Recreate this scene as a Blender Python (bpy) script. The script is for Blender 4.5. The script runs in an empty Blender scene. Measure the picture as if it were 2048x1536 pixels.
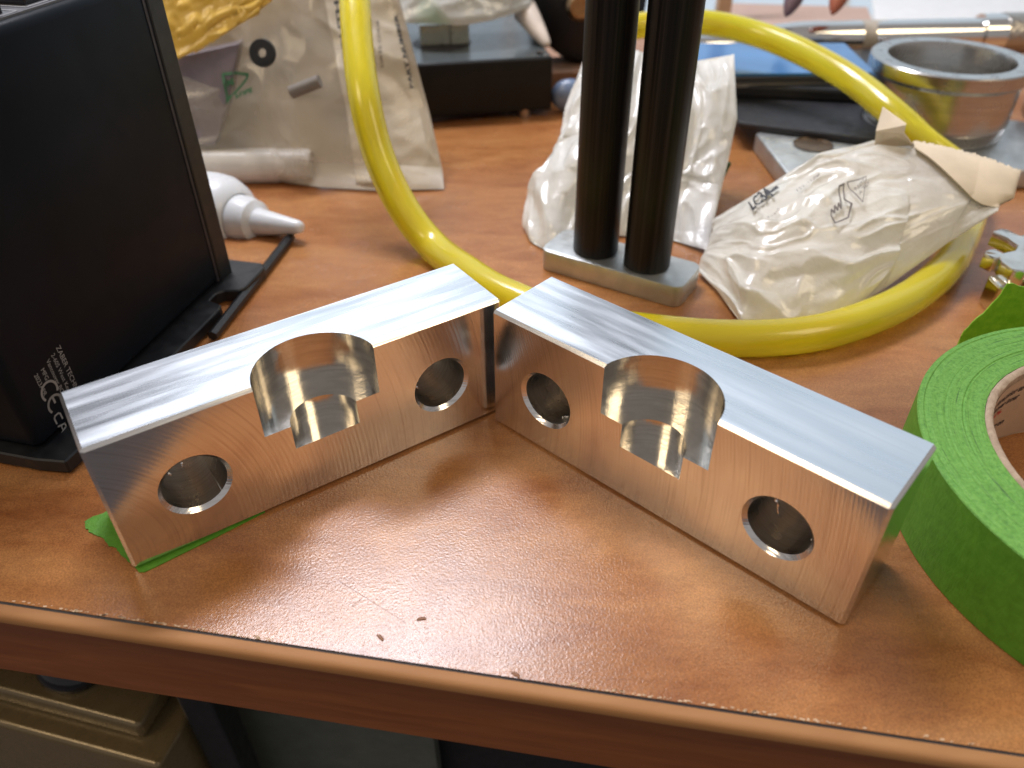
import bpy, bmesh, math, random
from mathutils import Vector, Matrix, noise
random.seed(7)
D = bpy.data; SC = bpy.context.scene; COL = SC.collection
S = 0.1            # all lengths below are in units of the block's length (10 cm); stored in metres

# ------------------------------------------------------------------ camera
PITCH, ROLL, CAMH, FPX = 0.66066828, -0.00491821, 1.40559352, 1557.92556
Fv = Vector((0, math.cos(PITCH), -math.sin(PITCH))); Rv = Vector((1, 0, 0)); Uv = Rv.cross(Fv)
R2 = math.cos(ROLL)*Rv + math.sin(ROLL)*Uv; U2 = -math.sin(ROLL)*Rv + math.cos(ROLL)*Uv
CP = Vector((0, 0, CAMH))
cd = D.cameras.new('camera'); cam = D.objects.new('camera', cd); COL.objects.link(cam)
cam.matrix_world = Matrix(((R2.x, U2.x, -Fv.x, 0), (R2.y, U2.y, -Fv.y, 0), (R2.z, U2.z, -Fv.z, CAMH*S), (0, 0, 0, 1)))
cd.sensor_width = 36; cd.lens = FPX/2048*36; cd.clip_start = 0.005; cd.clip_end = 50
cd.dof.use_dof = True; cd.dof.focus_distance = 0.195; cd.dof.aperture_fstop = 13.5
SC.camera = cam
SC.render.resolution_x = 1024; SC.render.resolution_y = 768

# ------------------------------------------------------------------ light
w = D.worlds.new('World'); SC.world = w; w.use_nodes = True
w.node_tree.nodes['Background'].inputs[0].default_value = (0.50, 0.47, 0.46, 1)
w.node_tree.nodes['Background'].inputs[1].default_value = 0.70
def area(name, loc, target, sx, sy, power, color):
    l = D.lights.new(name, 'AREA'); l.shape = 'RECTANGLE'; l.size = sx*S; l.size_y = sy*S; l.energy = power; l.color = color
    o = D.objects.new(name, l); COL.objects.link(o); o.location = Vector(loc)*S
    o.rotation_euler = (Vector(target)-Vector(loc)).to_track_quat('-Z', 'Y').to_euler(); return o
area('ceiling_lamp', (-1.55, 5.45, 7.1), (-.3, 1.0, 0), 3.4, 1.5, 7.2, (0.94, 0.93, 1.0))
area('warm_lamp', (-7.5, -2.6, 10.0), (0, 1.6, 0), 4.0, 4.0, 3.6, (1.0, 0.78, 0.50))
area('warm_lamp_right', (7.0, -2.0, 7.5), (0.4, 1.6, 0), 3.6, 3.6, 2.2, (1.0, 0.80, 0.52))
SC.view_settings.view_transform = 'Standard'; SC.view_settings.look = 'None'
SC.view_settings.exposure = -0.12; SC.view_settings.gamma = 1.0

# ------------------------------------------------------------------ helpers
def ray(x, y): return Fv + (x-1024)/FPX*R2 - (y-768)/FPX*U2
def T(x, y, z=0.0):
    d = ray(x, y); return CP + d*((z-CAMH)/d.z)
def Yp(x, y, yy):
    d = ray(x, y); return CP + d*(yy/d.y)
def Dp(x, y, dep): return CP + ray(x, y)*dep

def setp(o, label=None, cat=None, group=None, kind=None):
    if label: o['label'] = label
    if cat: o['category'] = cat
    if group: o['group'] = group
    if kind: o['kind'] = kind
    return o
def thing(name, label, cat, loc=(0, 0, 0), rot=0.0, group=None):
    o = D.objects.new(name, None); COL.objects.link(o); o.empty_display_size = 0.01
    o.location = Vector(loc)*S; o.rotation_euler = (0, 0, rot)
    return setp(o, label, cat, group)
def finish(me, mats, smooth):
    for m in (mats if isinstance(mats, (list, tuple)) else [mats]): me.materials.append(m)
    if smooth:
        me.shade_smooth()
        if smooth is not True: me.set_sharp_from_angle(angle=math.radians(smooth))
def obj(name, vf, mats, parent=None, smooth=False, loc=None, rot=0.0):
    """vf = (verts, faces) or a bmesh, in block units. parent: verts are world coords relative to parent's frame."""
    me = D.meshes.new(name)
    if isinstance(vf, bmesh.types.BMesh): vf.to_mesh(me); vf.free()
    else: me.from_pydata([tuple(v) for v in vf[0]], [], vf[1])
    L = Vector(loc) if loc is not None else Vector((0, 0, 0))
    me.transform(Matrix.Scale(S, 4) @ Matrix.Translation((0, 0, 0)))
    me.validate(); me.update()
    finish(me, mats, smooth)
    o = D.objects.new(name, me); COL.objects.link(o)
    if parent: o.parent = parent
    o.location = L*S; o.rotation_euler = (0, 0, rot)
    return o
def rel(bm, P):
    """shift a bmesh made in world coordinates so that its origin is P"""
    bmesh.ops.translate(bm, vec=-Vector(P), verts=bm.verts); return bm
def relv(vf, P): return ([Vector(v)-Vector(P) for v in vf[0]], vf[1])
def BM(): return bmesh.new()
relv_bm = rel
def box(bm, x0, x1, y0, y1, z0, z1, M=None, bev=0, seg=2, mi=0):
    n = len(bm.verts)
    r = bmesh.ops.create_cube(bm, size=1)
    vs = r['verts']
    bmesh.ops.transform(bm, matrix=Matrix.Translation(((x0+x1)/2, (y0+y1)/2, (z0+z1)/2)) @ Matrix.Diagonal((x1-x0, y1-y0, z1-z0, 1)), verts=vs)
    if bev:
        es = list({e for v in vs for e in v.link_edges})
        r = bmesh.ops.bevel(bm, geom=es, offset=bev, segments=seg, affect='EDGES', profile=.5)
        vs = list({v for v in bm.verts if v in set(r['verts'])} | {v for v in vs if v.is_valid})
    if M is not None:
        bmesh.ops.transform(bm, matrix=M, verts=[v for v in vs if v.is_valid])
    if mi:
        for f in {f for v in vs for f in v.link_faces}: f.material_index = mi
    return vs
def cyl(bm, r1, r2, z0, z1, seg=48, M=None, mi=0):
    r = bmesh.ops.create_cone(bm, cap_ends=True, segments=seg, radius1=r1, radius2=r2, depth=z1-z0)
    bmesh.ops.translate(bm, vec=(0, 0, (z0+z1)/2), verts=r['verts'])
    if M is not None: bmesh.ops.transform(bm, matrix=M, verts=r['verts'])
    if mi:
        for f in {f for v in r['verts'] for f in v.link_faces}: f.material_index = mi
    return r['verts']
def lathe(prof, seg=96, closed=False):
    vs = []; fs = []; n = len(prof)
    for i in range(seg):
        a = 2*math.pi*i/seg
        for r, z in prof: vs.append(Vector((r*math.cos(a), r*math.sin(a), z)))
    for i in range(seg):
        j = (i+1) % seg
        for k in range(n if closed else n-1):
            k2 = (k+1) % n
            fs.append((i*n+k, j*n+k, j*n+k2, i*n+k2))
    return vs, fs
def extrude(poly, z0, z1, bev=0, seg=2):
    bm = BM()
    vs = [bm.verts.new((p[0], p[1], z0)) for p in poly]
    f = bm.faces.new(vs); bm.normal_update()
    if f.normal.z > 0: f.normal_flip()
    r = bmesh.ops.extrude_face_region(bm, geom=[f])
    bmesh.ops.translate(bm, vec=(0, 0, z1-z0), verts=[g for g in r['geom'] if isinstance(g, bmesh.types.BMVert)])
    bmesh.ops.recalc_face_normals(bm, faces=bm.faces)
    if bev:
        es = [e for e in bm.edges if e.calc_face_angle(0) > .6]
        bmesh.ops.bevel(bm, geom=es, offset=bev, segments=seg, affect='EDGES', profile=.5)
    return bm
def tube(pts, rad, seg=20, sub=8, ex=1.0):
    P = [Vector(p) for p in pts]
    def cr(p0, p1, p2, p3, t): return 0.5*((2*p1)+(-p0+p2)*t+(2*p0-5*p1+4*p2-p3)*t*t+(-p0+3*p1-3*p2+p3)*t**3)
    out = []
    for i in range(len(P)-1):
        for k in range(sub): out.append(cr(P[max(i-1, 0)], P[i], P[i+1], P[min(i+2, len(P)-1)], k/sub))
    out.append(P[-1])
    vs = []; fs = []; up = Vector((0, 0, 1)); N = None
    for i, p in enumerate(out):
        t = (out[min(i+1, len(out)-1)]-out[max(i-1, 0)]).normalized()
        if N is None: N = t.orthogonal().normalized()
        N = (N-t*N.dot(t)).normalized(); B = t.cross(N)
        r = rad(i/(len(out)-1)) if callable(rad) else rad
        for k in range(seg):
            a = 2*math.pi*k/seg; vs.append(p+(N*math.cos(a)+B*math.sin(a))*r)
    for i in range(len(out)-1):
        for k in range(seg):
            k2 = (k+1) % seg; fs.append((i*seg+k, i*seg+k2, (i+1)*seg+k2, (i+1)*seg+k))
    n = len(vs); vs += [out[0], out[-1]]; m = (len(out)-1)*seg
    for k in range(seg):
        fs.append((n, (k+1) % seg, k)); fs.append((n+1, m+k, m+(k+1) % seg))
    return vs, fs
def grid(fn, nu, nv, thick=0.0):
    vs = []; fs = []
    for j in range(nv+1):
        for i in range(nu+1): vs.append(fn(i/nu, j/nv))
    for j in range(nv):
        for i in range(nu):
            a = j*(nu+1)+i; fs.append((a, a+1, a+nu+2, a+nu+1))
    if thick:
        n = len(vs); N = []
        for j in range(nv+1):
            for i in range(nu+1):
                g = lambda a, b: vs[min(max(b, 0), nv)*(nu+1)+min(max(a, 0), nu)]
                q = (g(i+1, j)-g(i-1, j)).cross(g(i, j+1)-g(i, j-1)); N.append(q.normalized() if q.length > 1e-9 else Vector((0, 0, 1)))
        vs += [vs[k]-N[k]*thick for k in range(n)]
        fs += [tuple(x+n for x in reversed(f)) for f in fs[:]]
        W = nu+1
        for i in range(nu):
            fs.append((i+1, i, i+n, i+1+n)); b = nv*W; fs.append((b+i, b+i+1, b+i+1+n, b+i+n))
        for j in range(nv):
            fs.append((j*W, (j+1)*W, (j+1)*W+n, j*W+n)); e = nu; fs.append(((j+1)*W+e, j*W+e, j*W+e+n, (j+1)*W+e+n))
    return vs, fs
def resamp(pts, t):
    L = [0]
    for a, b in zip(pts, pts[1:]): L.append(L[-1]+(b-a).length)
    s = t*L[-1]
    for i in range(len(pts)-1):
        if s <= L[i+1] or i == len(pts)-2:
            k = (s-L[i])/max(L[i+1]-L[i], 1e-9); return pts[i].lerp(pts[i+1], min(max(k, 0), 1))
def coons(bot, top, left, right):
    def f(u, v):
        b = resamp(bot, u); t = resamp(top, u); l = resamp(left, v); r = resamp(right, v)
        return b*(1-v)+t*v+l*(1-u)+r*u-(bot[0]*(1-u)*(1-v)+bot[-1]*u*(1-v)+top[0]*(1-u)*v+top[-1]*u*v)
    return f
def nz(x, y, z=0.0): return noise.noise(Vector((x, y, z)))
def crease(x, y, s):
    """sharp folds: creases between warped noise cells"""
    wx = x+0.35*nz(x*1.3, y*1.3, s+9); wy = y+0.35*nz(x*1.3, y*1.3, s+4)
    a = 1-abs(nz(wx, wy, s))*2.6; b = 1-abs(nz(wx*2.3, wy*2.3, s+3))*2.6
    c = noise.voronoi(Vector((wx*1.4, wy*1.4, s)))[0]
    return max(a, 0)**2*.6+max(b, 0)**2*.3+(c[1]-c[0])*.55
def text_mesh(s, size, align='LEFT', shear=0.0, spacing=1.0, off=0.0):
    c = D.curves.new('tmp', 'FONT'); c.body = s; c.size = size; c.align_x = align; c.shear = shear; c.space_character = spacing; c.resolution_u = 3; c.offset = off
    o = D.objects.new('tmp', c); COL.objects.link(o)
    bpy.context.view_layer.update()
    me = D.meshes.new_from_object(o.evaluated_get(bpy.context.evaluated_depsgraph_get()))
    vs = [v.co.copy() for v in me.vertices]; fs = [tuple(p.vertices) for p in me.polygons]
    D.objects.remove(o); D.curves.remove(c); D.meshes.remove(me)
    return vs, fs
def letters(name, items, fn, mat, parent):
    """items: (text, size, x, y, kwargs); fn maps flat (x,y) to 3-D"""
    V = []; Fc = []
    for it in items:
        vs, fs = text_mesh(it[0], it[1], **(it[4] if len(it) > 4 else {}))
        n = len(V)
        V += [fn(v.x+it[2], v.y+it[3]) for v in vs]; Fc += [tuple(i+n for i in f) for f in fs]
    return obj(name, (V, Fc), mat, parent)
def stroke2(pl, wd, fine=False):
    V = []; Fc = []
    sub = []
    for a, b in zip(pl, pl[1:]):
        m_ = max(1, int((Vector(b)-Vector(a)).length/.12)) if fine else 1
        sub += [tuple(Vector(a).lerp(Vector(b), k_/m_)) for k_ in range(m_)]
    sub.append(pl[-1]); pl = sub
    for a, b in zip(pl, pl[1:]):
        a = Vector(a); b = Vector(b); d = (b-a).normalized(); n = Vector((-d.y, d.x))*wd/2; k = len(V)
        V += [a-n-d*wd*.3, b-n+d*wd*.3, b+n+d*wd*.3, a+n-d*wd*.3]; Fc.append((k, k+1, k+2, k+3))
    return V, Fc

# ------------------------------------------------------------------ materials
def mat(name, col=(.5, .5, .5), rough=.5, metal=0.0, spec=.5, coat=0.0, coat_r=.1, trans=0.0, emit=None, es=0.0, alpha=1.0, sss=0.0, ior=1.5):
    m = D.materials.new(name); m.use_nodes = True; b = m.node_tree.nodes['Principled BSDF']
    I = b.inputs; I['Base Color'].default_value = (*col, 1); I['Roughness'].default_value = rough; I['Metallic'].default_value = metal
    I['Specular IOR Level'].default_value = spec; I['Coat Weight'].default_value = coat; I['Coat Roughness'].default_value = coat_r
    I['Transmission Weight'].default_value = trans; I['Alpha'].default_value = alpha; I['IOR'].default_value = ior
    if sss: I['Subsurface Weight'].default_value = sss; I['Subsurface Radius'].default_value = (.004, .003, .002); I['Subsurface Scale'].default_value = 1.0
    if emit: I['Emission Color'].default_value = (*emit, 1); I['Emission Strength'].default_value = es
    return m
class NT:
    def __init__(s, m): s.t = m.node_tree; s.n = s.t.nodes; s.b = s.n['Principled BSDF']; s.c = None
    def l(s, a, b): s.t.links.new(a, b)
    def co(s, scale=(1, 1, 1), rot=(0, 0, 0), loc=(0, 0, 0)):
        if s.c is None: s.c = s.n.new('ShaderNodeTexCoord')
        mp = s.n.new('ShaderNodeMapping'); mp.inputs['Scale'].default_value = scale; mp.inputs['Rotation'].default_value = rot; mp.inputs['Location'].default_value = loc
        s.l(s.c.outputs['Object'], mp.inputs[0]); return mp.outputs[0]
    def noise(s, co, scale=5, det=3, rough=.5, dist=0):
        n = s.n.new('ShaderNodeTexNoise'); n.inputs['Scale'].default_value = scale; n.inputs['Detail'].default_value = det
        n.inputs['Roughness'].default_value = rough; n.inputs['Distortion'].default_value = dist; s.l(co, n.inputs['Vector']); return n.outputs['Fac']
    def vor(s, co, scale=5, feat='F1', out='Distance'):
        n = s.n.new('ShaderNodeTexVoronoi'); n.feature = feat; n.inputs['Scale'].default_value = scale; s.l(co, n.inputs['Vector']); return n.outputs[out]
    def ramp(s, f, stops):
        r = s.n.new('ShaderNodeValToRGB'); e = r.color_ramp.elements
        while len(e) < len(stops): e.new(.5)
        for k, (p, c) in enumerate(stops):
            e[k].position = p; e[k].color = (*c, 1) if hasattr(c, '__len__') else (c, c, c, 1)
        s.l(f, r.inputs[0]); return r.outputs[0]
    def math(s, op, a, b=None, c=None):
        n = s.n.new('ShaderNodeMath'); n.operation = op
        for i, v in enumerate((a, b, c)):
            if v is None: continue
            if isinstance(v, (int, float)): n.inputs[i].default_value = v
            else: s.l(v, n.inputs[i])
        return n.outputs[0]
    def mix(s, f, a, b, mode='MIX'):
        n = s.n.new('ShaderNodeMix'); n.data_type = 'RGBA'; n.blend_type = mode
        for i, v in ((0, f), (6, a), (7, b)):
            if isinstance(v, (int, float)): n.inputs[i].default_value = v
            elif isinstance(v, tuple): n.inputs[i].default_value = (*v, 1)
            else: s.l(v, n.inputs[i])
        return n.outputs[2]
    def bump(s, h, strength=.3, dist=.001, prev=None):
        n = s.n.new('ShaderNodeBump'); n.inputs['Strength'].default_value = strength; n.inputs['Distance'].default_value = dist
        s.l(h, n.inputs['Height'])
        if prev is not None: s.l(prev, n.inputs['Normal'])
        return n.outputs[0]
    def set(s, k, v): s.l(v, s.b.inputs[k])
    def sep(s, co):
        n = s.n.new('ShaderNodeSeparateXYZ'); s.l(co, n.inputs[0]); return n.outputs

def plain(name, col, rough, var=.12, sc=120, bs=.12, bd=.0003, bsc=900, **k):
    m = mat(name, col, rough, **k); n = NT(m); c = n.co()
    f = n.noise(c, sc, 4)
    n.set('Base Color', n.ramp(f, [(.3, tuple(x*(1-var) for x in col)), (.7, tuple(min(x*(1+var), 1) for x in col))]))
    n.set('Roughness', n.ramp(n.noise(c, sc*2.3, 3), [(.3, rough*.8), (.7, min(rough*1.25, 1))]))
    if bs: n.set('Normal', n.bump(n.noise(c, bsc, 3), bs, bd))
    return m

def wood():
    m = mat('cherry_laminate', (.4, .17, .06), .3, spec=.5); n = NT(m)
    c = n.co(rot=(0, 0, math.radians(14)))
    big = n.noise(n.co((10, 30, 10), (0, 0, math.radians(16))), 1.5, 5, .55, .8)
    col = n.ramp(big, [(.28, (.20, .064, .018)), (.44, (.285, .112, .037)), (.58, (.37, .165, .058)), (.75, (.46, .235, .095))])
    med = n.noise(n.co((60, 170, 60), (0, 0, math.radians(16))), 1.3, 4, .6, .5)
    col = n.mix(.35, col, n.ramp(med, [(.3, (.23, .070, .018)), (.7, (.47, .20, .07))]), 'MIX')
    sp = n.noise(n.co((1, 1, 1)), 3200, 2, .6)
    col = n.mix(.42, col, n.ramp(sp, [(.36, (.26, .25, .24)), (.5, (.5, .5, .5)), (.62, (.80, .78, .66))]), 'OVERLAY')
    n.set('Base Color', col)
    h = n.vor(n.co(), 2100, 'SMOOTH_F1')
    h2 = n.noise(n.co(), 1900, 2, .55, .4)
    hh = n.math('ADD', n.math('MULTIPLY', h, .5), h2)
    b1 = n.bump(hh, .26, .00018)
    # fine scratches
    n.set('Normal', b1)
    n.set('Roughness', n.ramp(n.noise(n.co(), 60, 4), [(.3, .22), (.7, .29)]))
    return m
def band(name, c0, c1, rough):
    m = mat(name, c0, rough); n = NT(m)
    f = n.noise(n.co((12, 60, 160), (0, 0, math.radians(9.7))), 2, 5, .6, .6)
    n.set('Base Color', n.ramp(f, [(.3, c0), (.7, c1)]))
    n.set('Normal', n.bump(n.noise(n.co((30, 200, 300)), 3, 3), .1, .0003))
    return m

def alu_face(name, cx, cz, f, seed, rough=.16, arcs=1.0):
    """milled side: arcs of a fly cutter"""
    m = mat(name, (.86, .85, .84), rough, 1.0); n = NT(m)
    co = n.co(); x, y, z = n.sep(co)[:]
    dx = n.math('SUBTRACT', x, cx*S); dz = n.math('SUBTRACT', z, cz*S)
    r = n.math('SQRT', n.math('ADD', n.math('MULTIPLY', dx, dx), n.math('MULTIPLY', dz, dz)))
    nzv = n.noise(n.co(loc=(seed, 0, 0)), 55, 3)
    ph = n.math('ADD', n.math('MULTIPLY', r, f), n.math('MULTIPLY', nzv, 5.0))
    w1 = n.math('SINE', ph)
    # irregular groove depth along radius
    cmb = n.n.new('ShaderNodeCombineXYZ'); n.l(n.math('MULTIPLY', r, 1700), cmb.inputs[0]); n.l(n.math('MULTIPLY', z, 28), cmb.inputs[1]); n.l(n.math('MULTIPLY', x, 28), cmb.inputs[2])
    w2 = n.noise(cmb.outputs[0], 1, 3, .6)
    amp = n.ramp(n.noise(n.co(loc=(seed+3, 0, 0)), 28, 3), [(.35, .15), (.65, 1.0)])
    h = n.math('ADD', n.math('MULTIPLY', n.math('MULTIPLY', w1, .22), amp), n.math('MULTIPLY', w2, .8))
    n.set('Normal', n.bump(h, .21*arcs, .00012))
    n.set('Roughness', n.ramp(n.noise(n.co(), 70, 4), [(.3, rough*.8), (.7, rough*1.35)]))
    n.set('Base Color', n.ramp(w2, [(.32, (.72, .69, .67)), (.5, (.87, .86, .85))]))
    return m
def alu_top(name, cross_from, cross_to, rough=.28):
    m = mat(name, (.86, .87, .88), rough, 1.0); n = NT(m)
    x, y, z = n.sep(n.co())[:]
    lng = n.noise(n.co((18, 2600, 10)), 1, 4, .65)
    lng2 = n.noise(n.co((60, 900, 10)), 1, 3, .6)
    lng = n.math('ADD', n.math('MULTIPLY', lng, .8), n.math('MULTIPLY', lng2, .25))
    crs = n.math('SINE', n.math('ADD', n.math('MULTIPLY', x, 6.283/(.0068*S)), n.math('MULTIPLY', n.noise(n.co((40, 40, 40)), 1, 2), 2.0)))
    crs = n.math('ADD', n.math('MULTIPLY', crs, .35), n.noise(n.co((2600, 15, 10)), 1, 3))
    k = n.ramp(n.math('ADD', n.math('MULTIPLY', x, 1/S), n.math('MULTIPLY', n.noise(n.co((30, 400, 10)), 1, 2), .1)), [(cross_from, 0), (cross_to, 1)])
    mx = n.mix(k, crs, lng)
    n.set('Normal', n.bump(mx, .022, .00010))
    n.set('Roughness', n.ramp(n.noise(n.co((25, 300, 10)), 1, 4), [(.3, rough*.75), (.7, rough*1.3)]))
    sc = n.vor(n.co((1, 1, 1)), 120); 
    n.set('Base Color', n.ramp(lng, [(.4, (.74, .78, .82)), (.75, (.83, .875, .92))]))
    return m
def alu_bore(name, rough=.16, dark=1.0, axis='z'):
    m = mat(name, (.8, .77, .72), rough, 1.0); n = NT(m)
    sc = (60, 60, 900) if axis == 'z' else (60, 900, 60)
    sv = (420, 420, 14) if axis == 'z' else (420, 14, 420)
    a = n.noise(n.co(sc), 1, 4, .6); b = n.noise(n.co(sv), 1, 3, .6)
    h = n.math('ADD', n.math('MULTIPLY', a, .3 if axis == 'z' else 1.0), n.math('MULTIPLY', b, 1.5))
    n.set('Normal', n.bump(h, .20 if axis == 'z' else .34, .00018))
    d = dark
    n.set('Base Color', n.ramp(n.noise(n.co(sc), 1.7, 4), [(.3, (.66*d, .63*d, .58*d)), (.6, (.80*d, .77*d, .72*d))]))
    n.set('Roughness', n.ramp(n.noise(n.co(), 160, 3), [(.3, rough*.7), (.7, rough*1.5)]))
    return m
def steel(name, col, rough, sc=(40, 40, 700)):
    m = mat(name, col, rough, 1.0); n = NT(m)
    a = n.noise(n.co(sc), 1, 4, .6)
    n.set('Normal', n.bump(a, .25, .0002)); n.set('Base Color', n.ramp(a, [(.3, tuple(c*.75 for c in col)), (.7, col)]))
    n.set('Roughness', n.ramp(n.noise(n.co(), 90, 3), [(.3, rough*.7), (.7, rough*1.3)])); return m
def film(name, col, alpha0, alpha1, rough=.22, sc=35, bs=.85, thin=.25):
    """crinkled plastic film: milky, glossy, partly see-through"""
    m = mat(name, col, rough, coat=1.0, coat_r=.12, spec=.6, sss=0); n = NT(m)
    c = n.co()
    f = n.noise(c, sc, 5, .6, .8)
    n.set('Base Color', n.ramp(f, [(.3, tuple(x*.80 for x in col)), (.7, tuple(min(x*1.08, .95) for x in col))]))
    n.set('Alpha', n.ramp(f, [(.3, alpha0), (.68, alpha1)]))
    wv = n.n.new('ShaderNodeTexNoise'); wv.inputs['Scale'].default_value = sc*1.5; n.l(n.co(), wv.inputs['Vector']); vm = n.n.new('ShaderNodeVectorMath'); vm.operation = 'MULTIPLY_ADD'; n.l(wv.outputs['Color'], vm.inputs[0]); vm.inputs[1].default_value = (.02, .02, .02); n.l(n.co(), vm.inputs[2]); v = n.vor(vm.outputs[0], sc*2.2, 'DISTANCE_TO_EDGE'); w2 = n.noise(n.co(), sc*6, 3, .6, 1.4)
    h = n.math('ADD', n.math('MULTIPLY', n.math('MINIMUM', v, .3), .8), n.math('MULTIPLY', w2, .5))
    nb = n.bump(h, bs*.55, .0010); n.set('Normal', nb)
    tr = n.n.new('ShaderNodeBsdfTranslucent'); tr.inputs[0].default_value = (*[min(x*1.05, .97) for x in col], 1); n.l(nb, tr.inputs['Normal'])
    mx = n.n.new('ShaderNodeMixShader'); mx.inputs[0].default_value = thin
    out = n.n['Material Output']; n.l(n.b.outputs[0], mx.inputs[1]); n.l(tr.outputs[0], mx.inputs[2]); n.l(mx.outputs[0], out.inputs[0])
    return m

M = {}
M['wood'] = wood()
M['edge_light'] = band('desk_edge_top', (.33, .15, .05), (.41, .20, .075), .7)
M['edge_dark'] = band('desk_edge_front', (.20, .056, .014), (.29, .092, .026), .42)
M['seam'] = plain('dark_seam', (.03, .025, .03), .5)
M['black'] = plain('black_anodised', (.007, .009, .013), .36, sc=60, bs=.02, bsc=3000, spec=.10)
M['black_satin'] = plain('black_satin', (.008, .009, .011), .42, bs=.08, bsc=3000)
M['black_gloss'] = plain('black_gloss', (.012, .012, .015), .12, bs=.03)
M['rod'] = None
M['grey_plate'] = plain('bead_blasted_aluminium', (.52, .54, .54), .42, metal=.85, bs=.15, bsc=4000)
M['cream'] = plain('cream_card', (.66, .55, .40), .7, var=.08)
M['green_top'] = None
M['white_plastic'] = plain('white_plastic', (.66, .68, .70), .32, var=.04, bs=.03, sss=.2)
M['ink'] = plain('black_ink', (.03, .03, .035), .6, bs=0)
M['ink_grey'] = plain('grey_ink', (.16, .14, .13), .6, bs=0)
M['ink_green'] = plain('green_ink', (.035, .14, .06), .6, bs=0)
M['ink_red'] = plain('red_ink', (.45, .05, .04), .6, bs=0)
M['ink_white'] = plain('white_print', (.27, .27, .27), .6, bs=0)
M['oil'] = mat('cutting_oil', (.05, .045, .04), .05, spec=.8)

# ------------------------------------------------------------------ floor
floor = obj('floor', ([(-60, -60, 0), (60, -60, 0), (60, 60, 0), (-60, 60, 0)], [(0, 1, 2, 3)]), plain('grey_floor', (.13, .12, .13), .6, sc=8, bs=.1, bsc=60), loc=(0, 0, -7.2)); floor['kind'] = 'structure'
wall = obj('wall', ([(-60, 0, 0), (60, 0, 0), (60, 0, 7.0), (-60, 0, 7.0)], [(0, 1, 2, 3)]), plain('lower_wall', (.35, .34, .33), .7), loc=(0, 8.2, -7.2)); wall['kind'] = 'structure'

# ------------------------------------------------------------------ desk
desk = thing('desk', 'cherry coloured laminate desk with orange peel surface and rounded brown edge strip', 'desk', (0, .862, -.27))
E0 = Vector((-1.113, 1.048, 0)); E1 = Vector((.927, .70, 0)); eang = math.atan(-.1693)
def edge_pt(s, q=0.0, z=0.0):
    """s along the edge from x=0, q outward (towards the viewer)"""
    d = Vector((math.cos(eang), math.sin(eang), 0)); n = Vector((d.y, -d.x, 0)); o = Vector((0, .8551, 0))
    return o+d*s+n*q+Vector((0, 0, z))
DO = (0, .862, -.27)
SS = [i*.25-6 for i in range(49)]
def strip(prof):
    vs = []; fs = []; n = len(prof)
    for s in SS:
        for q, z in prof: vs.append(edge_pt(s, q, z))
    for i in range(len(SS)-1):
        for k in range(n-1): fs.append((i*n+k, (i+1)*n+k, (i+1)*n+k+1, i*n+k+1))
    return vs, fs
top = []
front = [edge_pt(s, -.006, 0) for s in SS]
d_ = Vector((math.cos(eang), math.sin(eang), 0)); nb = Vector((-d_.y, d_.x, 0))
vs = []; fs = []
for p in front: vs += [p, p+nb*5.25]
for i in range(len(front)-1): fs.append((2*i, 2*i+2, 2*i+3, 2*i+1))
k = len(vs)
vs2 = [v+Vector((0, 0, -.232)) for v in vs]
fs2 = [tuple(x+k for x in reversed(f)) for f in fs]; b = len(front)-1
fs2 += [(2*i+1, 2*i+3, 2*i+3+k, 2*i+1+k) for i in range(b)]
obj('laminate_top', relv((vs+vs2, fs+fs2), DO), M['wood'], desk)
obj('seam', relv(strip([(-.007, -.002), (-.001, -.004)]), DO), M['seam'], desk)
prof = [(-.001, -.003), (.006, .0005)]+[(.016+.015*math.sin(a), -.0145+.015*math.cos(a)) for a in [i*math.pi/2/8 for i in range(9)]]+[(.031, -.021)]
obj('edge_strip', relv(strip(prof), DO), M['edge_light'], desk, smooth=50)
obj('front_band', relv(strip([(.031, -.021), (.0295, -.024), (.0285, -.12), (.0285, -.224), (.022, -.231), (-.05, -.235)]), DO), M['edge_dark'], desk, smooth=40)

scm = plain('scratch_groove', (.20, .075, .03), .5, bs=0)
for pl in ([(676, 1160), (720, 1188), (800, 1238), (812, 1248)], [(704, 1212), (722, 1198)], [(1205, 1008), (1240, 972)]):
    Q = [T(x, y, .0004) for x, y in pl]; v_, f_ = [], []
    for k, q in enumerate(Q):
        d2 = (Q[min(k+1, len(Q)-1)]-Q[max(k-1, 0)]).normalized(); w2 = Vector((-d2.y, d2.x, 0))*.0004; v_ += [q-w2, q+w2]
        if k: f_.append((2*k-2, 2*k, 2*k+1, 2*k-1))
    obj('scratch', relv((v_, f_), DO), scm, desk)
V = []; Fc = []; rc = random.Random(5)
for k in range(170):
    s_ = rc.choice([rc.uniform(-1.1, -.75), rc.uniform(-.8, -.5), rc.uniform(.15, .62), rc.uniform(.1, .9)]); q0 = rc.uniform(-.0075, -.0125); r_ = rc.uniform(.0006, .0024)
    c_ = edge_pt(s_, q0, .0012); n_ = len(V)
    V += [c_+Vector((r_*2.2*math.cos(a), r_*math.sin(a), 0)) for a in (0, 1.2, 2.5, 3.6, 5)]; Fc.append(tuple(range(n_, n_+5)))
ce = obj('chipped_edge', relv((V, Fc), DO), plain('chip_core', (.62, .44, .28), .7, bs=0), desk); ce['kind'] = 'stuff'

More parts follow.
